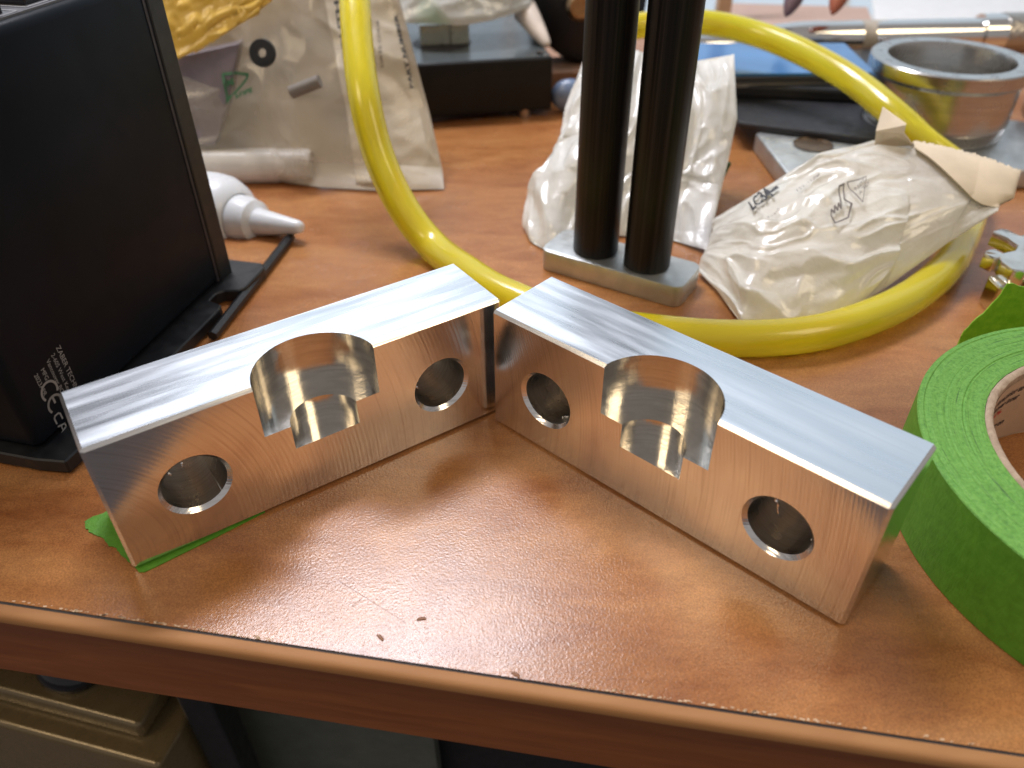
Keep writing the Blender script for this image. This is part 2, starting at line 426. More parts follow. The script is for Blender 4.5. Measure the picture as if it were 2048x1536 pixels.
# small brown flecks lying on the laminate
for px, py, a, lab in ((843, 1238, .1, 'tiny brown sliver on the pale glare, nearer the middle of the desk'), (760, 1275, -.8, 'tiny brown sliver on the glare just left of the middle, closer to the edge'), (1031, 1349, -.6, 'tiny tan crumb right at the front edge seam of the desk')):
    p = T(px, py, .001); bm = BM(); box(bm, -.010, .010, -.0018, .0018, 0, .0016, Matrix.Rotation(a, 4, 'Z')); box(bm, -.006, .008, .0030, .0045, 0, .0014, Matrix.Rotation(a, 4, 'Z'))
    setp(obj('wood_sliver', bm, plain('sliver', (.28, .12, .05), .6), loc=p), lab, 'sliver', 'slivers on the desk')

# ------------------------------------------------------------------ machined blocks
BD, BH = .232, .362
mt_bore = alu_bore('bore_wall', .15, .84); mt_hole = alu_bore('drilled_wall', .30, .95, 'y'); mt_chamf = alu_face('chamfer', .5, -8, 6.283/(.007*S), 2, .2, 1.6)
def machined_block(name, label, loc, rot, mface, mtop, mend):
    bm = BM(); box(bm, 0, 1, 0, BD, 0, BH, bev=.0075, seg=1)
    me = D.meshes.new(name); bm.to_mesh(me); bm.free(); o = D.objects.new(name, me); COL.objects.link(o)
    mats = [mface, mtop, mt_bore, mt_hole, mt_chamf, mend]
    for m_ in mats: me.materials.append(m_)
    cut = []
    def cutter(build):
        b = BM(); build(b); bmesh.ops.recalc_face_normals(b, faces=b.faces); m2 = D.meshes.new('c'); b.to_mesh(m2); b.free()
        for m_ in mats: m2.materials.append(m_)
        c = D.objects.new('c', m2); COL.objects.link(c); cut.append(c)
        md = o.modifiers.new('b', 'BOOLEAN'); md.operation = 'DIFFERENCE'; md.object = c; md.solver = 'EXACT'
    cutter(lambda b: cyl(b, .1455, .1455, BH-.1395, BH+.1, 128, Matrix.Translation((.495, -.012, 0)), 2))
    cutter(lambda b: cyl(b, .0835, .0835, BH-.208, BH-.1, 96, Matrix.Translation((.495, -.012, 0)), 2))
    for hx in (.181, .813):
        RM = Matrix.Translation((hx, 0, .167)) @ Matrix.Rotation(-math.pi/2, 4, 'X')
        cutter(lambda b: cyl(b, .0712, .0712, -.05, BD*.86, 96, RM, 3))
        cutter(lambda b: cyl(b, .0805+.012, .0712-.0027, -.012, .012, 96, RM, 4))
    bpy.context.view_layer.update()
    me2 = D.meshes.new_from_object(o.evaluated_get(bpy.context.evaluated_depsgraph_get()))
    o.modifiers.clear()
    for c in cut: D.objects.remove(c)
    o.data = me2
    for p in me2.polygons:
        if p.material_index == 0:
            nn = p.normal
            if nn.z > .9: p.material_index = 1
            elif abs(nn.x) > .9: p.material_index = 5
            elif abs(nn.y) > .9: p.material_index = 0
            else: p.material_index = 4
        elif p.material_index == 2 and abs(p.normal.z) > .9: p.material_index = 2
    me2.transform(Matrix.Scale(S, 4)); me2.shade_smooth(); me2.set_sharp_from_angle(angle=math.radians(25))
    o.location = Vector(loc)*S; o.rotation_euler = (0, 0, rot)
    return setp(o, label, 'metal block', 'machined aluminium half blocks')
mend = alu_face('block_end', .2, 6, 6.283/(.009*S), 6, .16)
LB = machined_block('machined_block', 'machined aluminium block on the left, standing on a green tape scrap beside the black box', (-.852, 1.129, .003), .59769,
                    alu_face('milled_face', -.15, .05, 6.283/(.011*S), 1), alu_top('brushed_top', .16, .30), mend)
RB = machined_block('machined_block', 'machined aluminium block on the right, its outer end pointing at the green tape roll', (-.0505, 1.644, 0.0005), -.73829,
                    alu_face('milled_face', -.45, .10, 6.283/(.0085*S), 4), alu_top('brushed_top', -.6, -.5, .30), mend)
def blk_pt(B, u, v, z):
    a = B.rotation_euler.z; c, s = math.cos(a), math.sin(a); L = B.location/S
    return Vector((L.x+u*c-v*s, L.y+u*s+v*c, L.z+z))
# chips stuck inside the drilled holes
chip_m = plain('bright_chip', (.8, .8, .8), .18, metal=1.0)
def chip(B, u, ang, dep, ln, lab, hang=0.0, th=.0028):
    P = []
    for k in range(6):
        t = k/5; aa = ang+ln*t*.6; rr_ = .0695-hang*t
        P.append(blk_pt(B, u+rr_*math.cos(aa), dep+.014*t+.004*math.sin(7*t), .167+rr_*math.sin(aa)))
    c0 = P[0].copy(); v, f = tube(P, lambda t: th*(1.25-t), 6, 3)
    setp(obj('metal_chip', relv((v, f), c0), chip_m, smooth=True, loc=c0), lab, 'metal chip', 'chips inside the drilled holes')
chip(LB, .181, 1.75, .004, .15, 'bright chip hanging from the top rim of the left block\'s outer hole', .020)
chip(LB, .181, 2.25, .004, .12, 'small bright chip at the upper left rim of the left block\'s outer hole', .014)
chip(LB, .813, 2.9, .010, .3, 'bright burr at the left rim of the left block\'s inner hole', .010)
chip(RB, .181, -1.2, .04, .5, 'bright chip lying at the bottom of the right block\'s inner hole')
chip(RB, .813, 1.85, .006, .0, 'long sliver hanging from the top rim of the right block\'s outer hole', .055, .0036)
chip(RB, .813, -.5, .05, .3, 'small bright speck low inside the right block\'s outer hole')

# green scrap of tape under the left block
def torn(pts, z, amp=.006, n=5):
    P = [T(x, y, z) for x, y in pts]; out = []
    for i, a in enumerate(P):
        b = P[(i+1) % len(P)]
        for k in range(n):
            q = a.lerp(b, k/n); out.append(q+Vector((random.uniform(-amp, amp), random.uniform(-amp, amp), 0))*(1 if k else .5))
    return out
m = mat('green_tape_backing', (.13, .40, .03), .5); n = NT(m)
f = n.noise(n.co(), 500, 4, .65); n.set('Base Color', n.ramp(f, [(.3, (.075, .25, .014)), (.7, (.115, .335, .025))])); n.set('Normal', n.bump(n.noise(n.co((700, 700, 200)), 1, 4, .7, 1), .5, .0004))
M['green'] = m
P = torn([(170, 1042), (172, 1053), (182, 1066), (205, 1074), (217, 1090), (230, 1094), (240, 1108), (262, 1126), (277, 1144)], .002, .003, 4)[:-3]+[T(288, 1144, .002), T(302, 1138, .002), T(440, 1070, .002), T(530, 1024, .002), T(500, 985, .002), T(350, 930, .002), T(206, 1027, .002), T(186, 1033, .002)]
c0 = T(300, 1100); bm = extrude([(p.x-c0.x, p.y-c0.y) for p in P], .0002, .0026)
setp(obj('tape_scrap', bm, M['green'], loc=c0), 'torn scrap of green masking tape sticking out from under the left metal block', 'tape scrap')

# ------------------------------------------------------------------ tape roll
TC = Vector((1.465, 1.206, 0)); TR, TI, TK, TH = .551, .407, .387, .235
m = mat('green_tape_side', (.16, .44, .05), .6); n = NT(m)
x, y, z = n.sep(n.co())[:]
r = n.math('SQRT', n.math('ADD', n.math('MULTIPLY', x, x), n.math('MULTIPLY', y, y)))
cmb = n.n.new('ShaderNodeCombineXYZ'); n.l(n.math('MULTIPLY', r, 2600), cmb.inputs[0]); n.l(n.math('MULTIPLY', x, 70), cmb.inputs[1]); n.l(n.math('MULTIPLY', y, 70), cmb.inputs[2])
rings = n.noise(cmb.outputs[0], 1, 3, .6)
gr = n.noise(n.co(), 1300, 3, .7)
base = n.ramp(gr, [(.32, (.08, .25, .028)), (.5, (.13, .34, .045)), (.7, (.18, .41, .07))])
base = n.mix(n.ramp(rings, [(.30, .7), (.38, 0)]), base, (.02, .07, .015))
dirt = n.noise(n.co((1, 1, 1), loc=(.013, .02, 0)), 60, 5, .7)
base = n.mix(n.ramp(dirt, [(.60, 0), (.78, .55)]), base, (.05, .08, .03))
n.set('Base Color', base); n.set('Normal', n.bump(n.math('ADD', gr, rings), .6, .0004))
M['green_side'] = m
tape = thing('tape_roll', 'roll of green masking tape lying flat at the right edge of the desk', 'tape roll', TC)
rng = random.Random(3); prof = [(TR, .002), (TR, TH-.004)]
rr = TR-.002
while rr > TI+.003:
    prof.append((rr, TH+rng.uniform(-.0022, .0008))); rr -= rng.uniform(.003, .007)
prof += [(TI, TH-.001), (TI, .002)]
v, f = lathe(prof, 180, closed=True)
me_t = obj('tape_winding', (v, f), [M['green'], M['green_side']], tape, smooth=35)
for p in me_t.data.polygons:
    if abs(p.normal.z) > .3: p.material_index = 1
m = mat('cardboard_core', (.42, .30, .20), .85); n = NT(m)
f_ = n.noise(n.co((300, 300, 300)), 1, 5, .7); n.set('Base Color', n.ramp(f_, [(.3, (.30, .215, .15)), (.7, (.50, .385, .28))])); n.set('Normal', n.bump(f_, .6, .0006))
M['core'] = m
prof = [(TI-.0012, .0), (TI-.0012, TH-.002), (TI-.006, TH+.002), (TK+.006, TH+.0015), (TK, TH-.004), (TK, .0)]
v, f = lathe(prof, 160, closed=True)
v = [q+Vector((nz(q.x*60, q.y*60, q.z*60)*.0018, nz(q.y*60, q.x*60)*.0018, 0)) for q in v]
core = obj('cardboard_core', (v, f), M['core'], tape, smooth=45)
lv = obj('core_lining', lathe([(TK-.0012, .006), (TK-.0012, TH-.022)], 160), plain('printed_lining', (.47, .33, .23), .6, var=.05), core, smooth=True)
def oncore(x, y):
    a = math.radians(141)-x/TK; r_ = TK-.003; return Vector((r_*math.cos(a), r_*math.sin(a), y))
letters('printed_text', [('surface prior to', .024, .02, .172, dict(shear=.25, off=.0007)), ('disclaimer inner', .024, .015, .145, dict(shear=.25, off=.0007)), ('TION: Test on', .025, .005, .066, dict(shear=.25, off=.0007)), ('additional', .022, .02, .036, dict(shear=.25, off=.0007))], oncore, M['ink'], core)
letters('printed_number', [('1-800-474-', .026, .0, .117, dict(shear=.25, off=.0007))], oncore, M['ink_red'], core)
# loose torn end standing behind the roll
TT = [(1918, 682), (1925, 668), (1938, 656), (1962, 632), (1972, 628), (1985, 612), (2003, 598), (2010, 586), (2019, 569), (2036, 574), (2048, 578)]
# upper edge of the strip as 3-D points, ends at the winding
A = []
for i in range(25):
    t = i/24; k = t*(len(TT)-1); j = min(int(k), len(TT)-2); q = k-j
    px = TT[j][0]*(1-q)+TT[j+1][0]*q+random.uniform(-1.5, 1.5); py = TT[j][1]*(1-q)+TT[j+1][1]*q+random.uniform(-1.5, 1.5)
    A.append(Yp(px, py, 1.93-.0*t))
A += [Vector((1.62, 1.90, A[-1].z-.002)), Vector((1.85, 1.72, .233)), Vector((2.005, 1.36, .233))]
lowz = .004
def tail(u, v):
    p = resamp(A, u); yy = 1.93
    b = Vector((p.x+(.0 if u > .5 else .0), p.y, lowz)); q = b.lerp(p, v); q.y += .012*math.sin(q.x*14)*(1 if u < .8 else 0); return q
v, f = grid(tail, 60, 8, .003)
m = mat('green_tape_thin', (.20, .46, .02), .5); n = NT(m)
f_ = n.noise(n.co(), 420, 4, .7); n.set('Base Color', n.ramp(f_, [(.3, (.15, .38, .012)), (.7, (.27, .52, .03))])); n.set('Normal', n.bump(f_, .4, .0005))
obj('torn_tape_end', relv((v, f), TC), m, tape, smooth=40)

# ------------------------------------------------------------------ controller box
A0 = T(82, 900, .05); B0 = T(445, 555, .05); ex = (B0-A0).normalized(); en = Vector((ex.y, -ex.x, 0))   # along the big face / out of it
cang = math.atan2(ex.y, ex.x)
BO = Vector((A0.x, A0.y, 0))
ctl = thing('controller_box', 'tall black metal box with white print and slotted foot at the left', 'electronics box', BO, cang)
# local frame: x along the face, y = away from the viewer side (into the box), z up
BW, BX, BZ = 1.3, .955, .985
bm = BM(); box(bm, 0, BX-.03, 0, BW, .045, BZ, bev=.028, seg=4); obj('housing', bm, M['black'], ctl, smooth=40)
bm = BM(); box(bm, BX-.075, BX, -.006, BW, .03, BZ-.03, bev=.006); obj('rear_rail', bm, M['black_satin'], ctl)
bm = BM(); box(bm, BX-.088, BX-.078, -.002, .01, .05, BZ-.03); obj('rail_groove', bm, M['seam'], ctl)
foot = [(-.03, -.005), (-.02, -.085), (.10, -.09), (.72, -.09), (.745, -.082), (.76, -.03), (.80, -.028), (.825, -.045), (.84, -.09), (.86, -.105), (1.0, -.105), (1.03, -.08), (1.03, .5), (-.03, .5)]
bm = extrude(foot, .004, .046, .004, 1); obj('slotted_foot', bm, M['black_satin'], ctl)
bm = BM(); box(bm, .02, .88, .022, BW-.1, BZ-.002, BZ+.004); pl = obj('connector_panel', bm, plain('grey_panel', (.11, .11, .12), .4), ctl)
for i, (x0, x1, y0, y1) in enumerate(((.20, .445, .05, .25), (.52, .80, .055, .30), (.20, .44, .35, .6))):
    bm = BM(); box(bm, x0, x1, y0, y1, BZ, BZ+.03, bev=.005)
    c_ = obj('connector', bm, M['black_gloss'], ctl)
    bm = BM(); box(bm, x0+.02, x1-.02, y0+.02, y1-.02, BZ+.0285, BZ+.034); obj('connector_rim', bm, plain('rim', (.4, .42, .4), .4), c_)
    pv, pf = stroke2([(x0-.02, y0-.02), (x1+.02, y0-.02), (x1+.02, y1+.02), (x0-.02, y1+.02), (x0-.02, y0-.02)], .004)
    obj('printed_outline', ([Vector((q.x, q.y, BZ+.006)) for q in pv], pf), M['ink_white'], ctl)
def onface(x, y): return Vector((ax0+y, -.0012, az0-x))
ax0, az0 = .165, .258
items = [('ZABER TECHNOLOGIES', .0215, 0, 0), ('2-605 West Kent Ave N', .018, .008, -.0225), ('Vancouver BC Canada', .018, .012, -.043), ('MFG', .018, .022, -.068), ('2023APR', .018, .022, -.092)]
letters('printed_text', items, onface, M['ink_white'], ctl)
def arc(cx, cy, r, a0, a1, n=14): return [(cx+r*math.cos(math.radians(a0+(a1-a0)*i/n)), cy+r*math.sin(math.radians(a0+(a1-a0)*i/n))) for i in range(n+1)]
V = []; Fc = []
def addst(pl, wd):
    v_, f_ = stroke2(pl, wd); k = len(V); V.extend(onface(p.x, p.y) for p in v_); Fc.extend(tuple(i+k for i in q) for q in f_)
addst(arc(.088, -.070, .026, 60, 300), .0065); addst(arc(.130, -.070, .024, 60, 300), .0065); addst([(.108, -.070), (.126, -.070)], .0065)
obj('conformity_mark', (V, Fc), M['ink_white'], ctl)
V = []; Fc = []
addst([(.180, -.070), (.163, -.070), (.158, -.075), (.158, -.087), (.163, -.092), (.180, -.092)], .005)
addst([(.190, -.092), (.197, -.070), (.207, -.070), (.214, -.092)], .005); addst([(.193, -.083), (.211, -.083)], .004)
obj('second_conformity_mark', (V, Fc), M['ink_white'], ctl)

# thin black rod on the desk
a = T(582, 472, .02); b = T(425, 672, .02); c0 = Vector((a.x, a.y, 0))
bm = BM(); L_ = (b-a).length; cyl(bm, .017, .017, 0, L_, 6, Matrix.Translation(a-c0) @ (b-a).to_track_quat('Z', 'Y').to_matrix().to_4x4())
setp(obj('hex_key', bm, M['black_satin'], loc=c0), 'thin black hexagonal rod on the desk beside the foot of the black box', 'hex key')

# ------------------------------------------------------------------ glue bottle
tip = Yp(604, 455, 2.70); tip.z = max(tip.z, .05); base = Yp(395, 428, 2.93)
bott = thing('glue_bottle', 'small white squeeze bottle with pointed nozzle lying behind the black box', 'bottle', Vector((base.x, base.y, 0)))
ax = (tip-base).normalized(); q = ax.to_track_quat('Z', 'Y').to_matrix().to_4x4(); Lb = (tip-base).length
def lz(prof): 
    v, f = lathe(prof, 40); MM = Matrix.Translation(base) @ q
    return relv(([MM @ p for p in v], f), Vector((base.x, base.y, 0)))
obj('bottle_body', lz([(0, -.5), (.15, -.5), (.17, -.47), (.172, Lb-.44), (.166, Lb-.39), (.145, Lb-.345), (.115, Lb-.31), (.10, Lb-.305)]), M['white_plastic'], bott, smooth=50)
obj('cap', lz([(.098, Lb-.33), (.094, Lb-.265), (.086, Lb-.25), (.082, Lb-.225), (.062, Lb-.215), (.055, Lb-.21)]), M['white_plastic'], bott, smooth=50)
obj('nozzle', lz([(.062, Lb-.24), (.052, Lb-.2), (.026, Lb-.02), (.020, Lb-.004), (.008, Lb), (0, Lb)]), M['white_plastic'], bott, smooth=60)

# ------------------------------------------------------------------ yellow hose
HP = [Dp(706, -170, 2.95), Dp(708, -60, 2.95), Dp(713, 60, 2.88), Dp(728, 190, 2.82), Dp(757, 310, 2.85), Dp(806, 415, 2.87)]
HP += [T(x, y, .053) for x, y in ((866, 492), (935, 545), (1010, 590), (1150, 640), (1330, 668), (1500, 677), (1650, 662), (1790, 612), (1880, 548), (1918, 490))]
HP += [T(1945, 405, .07), T(1915, 338, .12), T(1850, 285, .2), T(1785, 225, .28), T(1700, 158, .34), T(1600, 102, .40), T(1500, 64, .44), T(1400, 45, .47), T(1290, 50, .48), T(1225, 62, .46)]
c0 = Vector((HP[11].x, HP[11].y, 0))
v, f = tube(HP, .058, 28, 10)
m = mat('yellow_vinyl', (.95, .82, .03), .18, trans=.5, spec=.5, coat=.3, sss=0); n = NT(m)
n.set('Base Color', n.ramp(n.noise(n.co(), 25, 3), [(.3, (.93, .78, .015)), (.7, (.95, .86, .05))])); n.set('Normal', n.bump(n.noise(n.co(), 120, 3), .08, .0006))
n.b.inputs['Roughness'].default_value = .22
hose = obj('hose', relv((v, f), c0), m, smooth=True, loc=c0)
setp(hose, 'loop of translucent yellow plastic hose curling across the desk behind the metal blocks', 'hose')

# ------------------------------------------------------------------ two black posts on a plate
PZ = .079; PA = Vector((.125, 2.49, 0)); PB = Vector((.545, 2.232, 0)); dx = (PB-PA).normalized(); dy = Vector((-dx.y, dx.x, 0)); pang = math.atan2(dx.y, dx.x)
posts = thing('post_stand', 'small metal plate carrying two tall black posts behind the right metal block', 'post stand', PA, pang)
def rrect(x0, y0, x1, y1, r, n=6):
    P = []
    for cx, cy, a in ((x1-r, y1-r, 0), (x0+r, y1-r, 90), (x0+r, y0+r, 180), (x1-r, y0+r, 270)):
        for i in range(n+1):
            t = math.radians(a+90*i/n); P.append((cx+r*math.cos(t), cy+r*math.sin(t)))
    return P
obj('base_plate', extrude(rrect(-.02, -.012, .515, .185, .035), .001, PZ, .003, 2), M['grey_plate'], posts, smooth=35)
m = mat('black_oxide_post', (.014, .012, .011), .34, spec=.22); n = NT(m)
x, y, z = n.sep(n.co())[:]
st = n.noise(n.co((900, 900, 4)), 1, 4, .65)
n.set('Base Color', n.ramp(st, [(.45, (.006, .006, .006)), (.72, (.03, .022, .018))])); n.set('Normal', n.bump(n.noise(n.co((500, 500, 60)), 1, 3), .2, .0002)); n.set('Roughness', n.ramp(st, [(.3, .28), (.7, .5)]))
for c in ((.300, 2.487), (.467, 2.381)):
    p = Vector((c[0], c[1], 0))-PA; lx, ly = p.dot(dx), p.dot(dy)
    v, f = lathe([(0, PZ), (.0775, PZ), (.0795, PZ+.006), (.0795, 1.9), (0, 1.9)], 56)
    obj('post', ([q+Vector((lx, ly, 0)) for q in v], f), m, posts, smooth=40)

# ------------------------------------------------------------------ plastic bags
def bag(name, label, cfn, facing, bulge, wr, freq, seed, matf, matb, nu=110, nv=110, back=True, px=.6, an=(1, 1), mask=None):
    c0 = cfn(.5, .0); c0 = Vector((c0.x, c0.y, 0))
    root = thing(name, label, 'plastic bag', c0)
    def nrm(u, v):
        e = .01; a = cfn(min(u+e, 1), v)-cfn(max(u-e, 0), v); b = cfn(u, min(v+e, 1))-cfn(u, max(v-e, 0)); n_ = a.cross(b).normalized()
        return n_ if n_.dot(facing) > 0 else -n_
    def front(u, v, off=0.0):
        p = cfn(u, v); s_ = (max(math.sin(math.pi*u), 0)*max(math.sin(math.pi*v), 0))**px
        k_ = mask(u, v) if mask else 1
        h = bulge*s_+k_*(wr*(crease(u*freq*an[0], v*freq*an[1], seed)-.35)*min(1, s_*2.5+.15)+.12*wr*nz(u*freq*5*an[0], v*freq*5*an[1], seed)+.35*wr*nz(u*3, v*3, seed+7))
        q = p+nrm(u, v)*(h+off)
        if q.z < .006: q.z = .006
        return q
    v, f = grid(front, nu, nv); obj('front_film', relv((v, f), c0), matf, root, smooth=True)
    if back:
        def bk(u, v):
            p = cfn(u, v); s_ = (max(math.sin(math.pi*u), 0)*max(math.sin(math.pi*v), 0))**px
            q = p-nrm(u, v)*(bulge*.35*s_+.003)
            if q.z < .003: q.z = .003
            return q
        v, f = grid(bk, 30, 30); obj('back_film', relv((v, f), c0), matb, root, smooth=True)
    return root, front, c0
def invert(fn, tx, ty, u0=.5, v0=.5):
    """find (u,v) whose surface point lies on the line of sight of a photo pixel, to lay print there"""
    def pr(u, v):
        w_ = fn(u, v)-CP; return 1024+FPX*w_.dot(R2)/w_.dot(Fv)-tx, 768-FPX*w_.dot(U2)/w_.dot(Fv)-ty
    best = None
    for i in range(41):
        for j in range(41):
            a, b = pr(i/40, j/40); d2 = a*a+b*b
            if best is None or d2 < best[0]: best = (d2, i/40, j/40)
    st = 1/40
    for it in range(5):
        st /= 3; c_ = best
        for i in range(-4, 5):
            for j in range(-4, 5):
                u_ = min(max(c_[1]+i*st, 0), 1); v_ = min(max(c_[2]+j*st, 0), 1); a, b = pr(u_, v_); d2 = a*a+b*b
                if d2 < best[0]: best = (d2, u_, v_)
    return best[1], best[2]
def printer(fn, c0, px, py, px2, py2, px3, py3):
    """affine map from flat text units to (u,v): origin at px,py; x axis reaches px2,py2 ; y axis reaches px3,py3"""
    o_ = Vector(invert(fn, px, py)); x_ = Vector(invert(fn, px2, py2))-o_; y_ = Vector(invert(fn, px3, py3))-o_
    def g(x, y):
        q = o_+x_*x+y_*y; return fn(min(max(q.x, 0), 1), min(max(q.y, 0), 1), .016)-c0
    return g

# bag on the right (crumpled, with header card)
TPX = lambda L: [T(*p) for p in L]
bot = TPX([(1395, 541, .02), (1432, 578, .02), (1482, 646, .02), (1570, 652, .01), (1660, 642, .02), (1765, 580, .05), (1900, 482, .16), (1996, 420, .26)])
topc = TPX([(1426, 440, .10), (1550, 366, .24), (1640, 312, .32), (1745, 281, .36), (1850, 291, .36), (1950, 312, .35), (2042, 342, .33)])
lef = TPX([(1395, 541, .02), (1404, 520, .04), (1424, 470, .08), (1426, 440, .10)]); rig = TPX([(1996, 420, .26), (2000, 408, .27), (2028, 395, .28), (2042, 342, .33)])
mf = film('milky_film_right', (.94, .90, .82), .72, .95, .2, 40); mb = plain('film_back', (.66, .57, .44), .4)
cf3 = coons(bot, topc, lef, rig); Q1 = invert(cf3, 1530, 412); Q2 = invert(cf3, 1700, 440)
def m3(u, v):
    k = 1 if u < .6 else max(.12, 1-(u-.6)/.12)
    for q in (Q1, Q2): k *= 1-.8*math.exp(-((u-q[0])/.10)**2-((v-q[1])/.16)**2)
    return k
bag3, f3, o3 = bag('plastic_bag', 'crumpled milky plastic bag with handwritten code and cream header card, lying across the yellow hose', coons(bot, topc, lef, rig), Vector((-.2, -.6, 1)), .10, .045, 2.6, 5, mf, mb, 170, 150, an=(.95, 1.35), mask=m3)
# header card: cream sheet inside the right end
cf3 = coons(bot, topc, lef, rig)
def card(u, v):
    uu = .68+.32*u; vv = 1-(.14+.8*u)*(1-v); v = vv; p = cf3(min(uu, 1), vv)
    p = p+Vector((.012, -.02, .03))*.0+Vector((-.03, -.05, .125))*(math.sin(math.pi*min(uu, 1))*math.sin(math.pi*v))**.6
    if v > .97: p += Vector((0, random.uniform(-.002, .006), random.uniform(-.002, .006)))
    return p
obj('header_card', relv(grid(card, 110, 30, .004), o3), M['cream'], bag3, smooth=30)
fl = [T(1749, 292, .36), T(1752, 262, .42), T(1765, 216, .48), T(1812, 250, .46), T(1808, 268, .43), T(1826, 292, .37)]
vs = fl+[p+Vector((.004, .01, .002)) for p in fl]; nf = len(fl)
obj('card_flap', relv((vs, [tuple(range(nf)), tuple(reversed(range(nf, 2*nf)))]+[(i, i+nf, (i+1) % nf+nf, (i+1) % nf) for i in range(nf)]), o3), M['cream'], bag3)
g = printer(f3, o3, 1508, 428, 1545, 398, 1496, 410)
letters('handwriting', [('LC34--', 1.0, 0, 0, dict(off=.035))], lambda x, y: g(x*.5, y*1.15), M['ink'], bag3)
g = printer(f3, o3, 1536, 446, 1558, 425, 1530, 437)
letters('small_print', [('1N1810', .75, 0, 0)], lambda x, y: g(x*.4, y*.9), M['ink_grey'], bag3)
g = printer(f3, o3, 1668, 455, 1700, 430, 1655, 425)
V = []; Fc = []
def st3(pl, wd):
    v_, f_ = stroke2(pl, wd, True); k = len(V); V.extend(g(p.x, p.y) for p in v_); Fc.extend(tuple(i+k for i in q) for q in f_)
st3([(0, .1), (0, .62), (.12, .9), (.22, .62), (.34, .95), (.42, .62), (.55, .9), (.60, .55), (.95, 1.7), (1.25, 1.6), (.95, .85), (1.15, .35), (.75, -.15), (0, .1)], .09)
st3([(1.45, 1.55), (1.62, .05), (2.55, 1.0), (1.45, 1.55)], .05)
obj('printed_symbol', (V, Fc), M['ink_grey'], bag3)
letters('warning_print', [('NOT', .32, 1.65, .85), ('A TOY', .32, 1.68, .5)], g, M['ink_grey'], bag3)
g = printer(f3, o3, 1592, 392, 1650, 350, 1586, 380)
letters('faint_print', [('152-1155', .7, 0, 0)], lambda x, y: g(x*.33, y*.9), M['ink_grey'], bag3)

# bag behind the posts
bot = [T(1046, 452, .015), T(1060, 482, .01), T(1092, 500, .01)]+[T(1240, 470, .01), T(1350, 480, .01), T(1414, 500, .02)]
lef = [bot[0], Yp(1062, 378, 2.95), Yp(1120, 290, 3.1), Yp(1127, 225, 3.2), Yp(1168, 118, 3.35)]
rig = [bot[-1], Yp(1442, 380, 2.85), Yp(1474, 235, 3.05), Yp(1468, 108, 3.3)]
topc = [lef[-1], Yp(1235, 90, 3.35), Yp(1350, 128, 3.33), rig[-1]]
mf2 = film('milky_film_middle', (.92, .91, .87), .66, .93, .2, 42)
bag2, f2, o2 = bag('plastic_bag', 'crumpled white plastic bag standing behind the two black posts', coons(bot, topc, lef, rig), Vector((0, -1, .5)), .11, .05, 2.4, 11, mf2, plain('film_back_b', (.72, .70, .62), .4), 150, 150, an=(1.7, .8))

# big clear bag at the back left
bot = [T(250, 350, .01), T(480, 352, .01), T(640, 374, .01), T(760, 380, .01), T(888, 377, .01)]
rig = [bot[-1], Yp(885, 340, 3.27), Yp(858, 220, 3.42), Yp(797, -10, 3.62), Yp(770, -120, 3.75)]
lef = [bot[0], Yp(250, 200, 3.4), Yp(240, -120, 3.75)]
topc = [lef[-1], Yp(500, -120, 3.75), rig[-1]]
bf = coons(bot, topc, lef, rig)
mf1 = film('clear_bag_film', (.72, .66, .55), .16, .42, .14, 24, .5, .10)
bag1, f1, o1 = bag('plastic_bag', 'large clear plastic bag with green recycling mark leaning at the back left', bf, Vector((0, -1, .5)), .10, .03, 2.2, 21, mf1, plain('bag_back_sheet', (.43, .36, .265), .4, sc=30), 130, 120, px=.35)
def inner(u, v):
    uu = .735+.235*u; vv = .03+.95*v; p = f1(min(uu, 1), vv, -.055+.012*crease(uu*5, vv*5, 3)); return p
obj('paper_insert', relv(grid(inner, 50, 70, .002), o1), plain('white_insert', (.66, .60, .50), .5, sc=60, bs=.3, bsc=300), bag1, smooth=True)
g = printer(f1, o1, 828, 178, 815, 120, 814, 180)
letters('part_number_print', [('PART NUMBER', .75, 0, 0, dict(off=.03))], lambda x, y: g(x*.52, y), M['ink'], bag1)
g = printer(f1, o1, 700, 190, 690, 132, 688, 192)
letters('address_print', [('142 SOUTH S', 1.15, 0, -.8, dict(off=.05))], lambda x, y: g(x*.55, y), M['ink'], bag1)
g = printer(f1, o1, 768, 140, 762, 82, 754, 142)
letters('small_print', [('DATE CODE', .6, .1, .0, dict(off=.02)), ('CBC', .8, 0, 1.0, dict(off=.02))], lambda x, y: g(x*.5, y), M['ink_grey'], bag1)
g = printer(f1, o1, 456, 205, 507, 178, 448, 150)
V = []; Fc = []
st3([(.02, 0), (0, .98), (.08, 1.0)], .08); st3([(0, 1.0), (.42, .85)], .10); st3([(.52, .82), (.92, .58), (.9, .48)], .10); st3([(.86, .42), (.36, .05)], .10); st3([(.28, .02), (.02, 0)], .10)
obj('recycling_mark', (V, Fc), M['ink_green'], bag1)
letters('recycling_print', [('M', .36, .16, .42, dict(off=.02)), ('LDPE', .26, .42, -.14, dict(off=.015))], g, M['ink_green'], bag1)
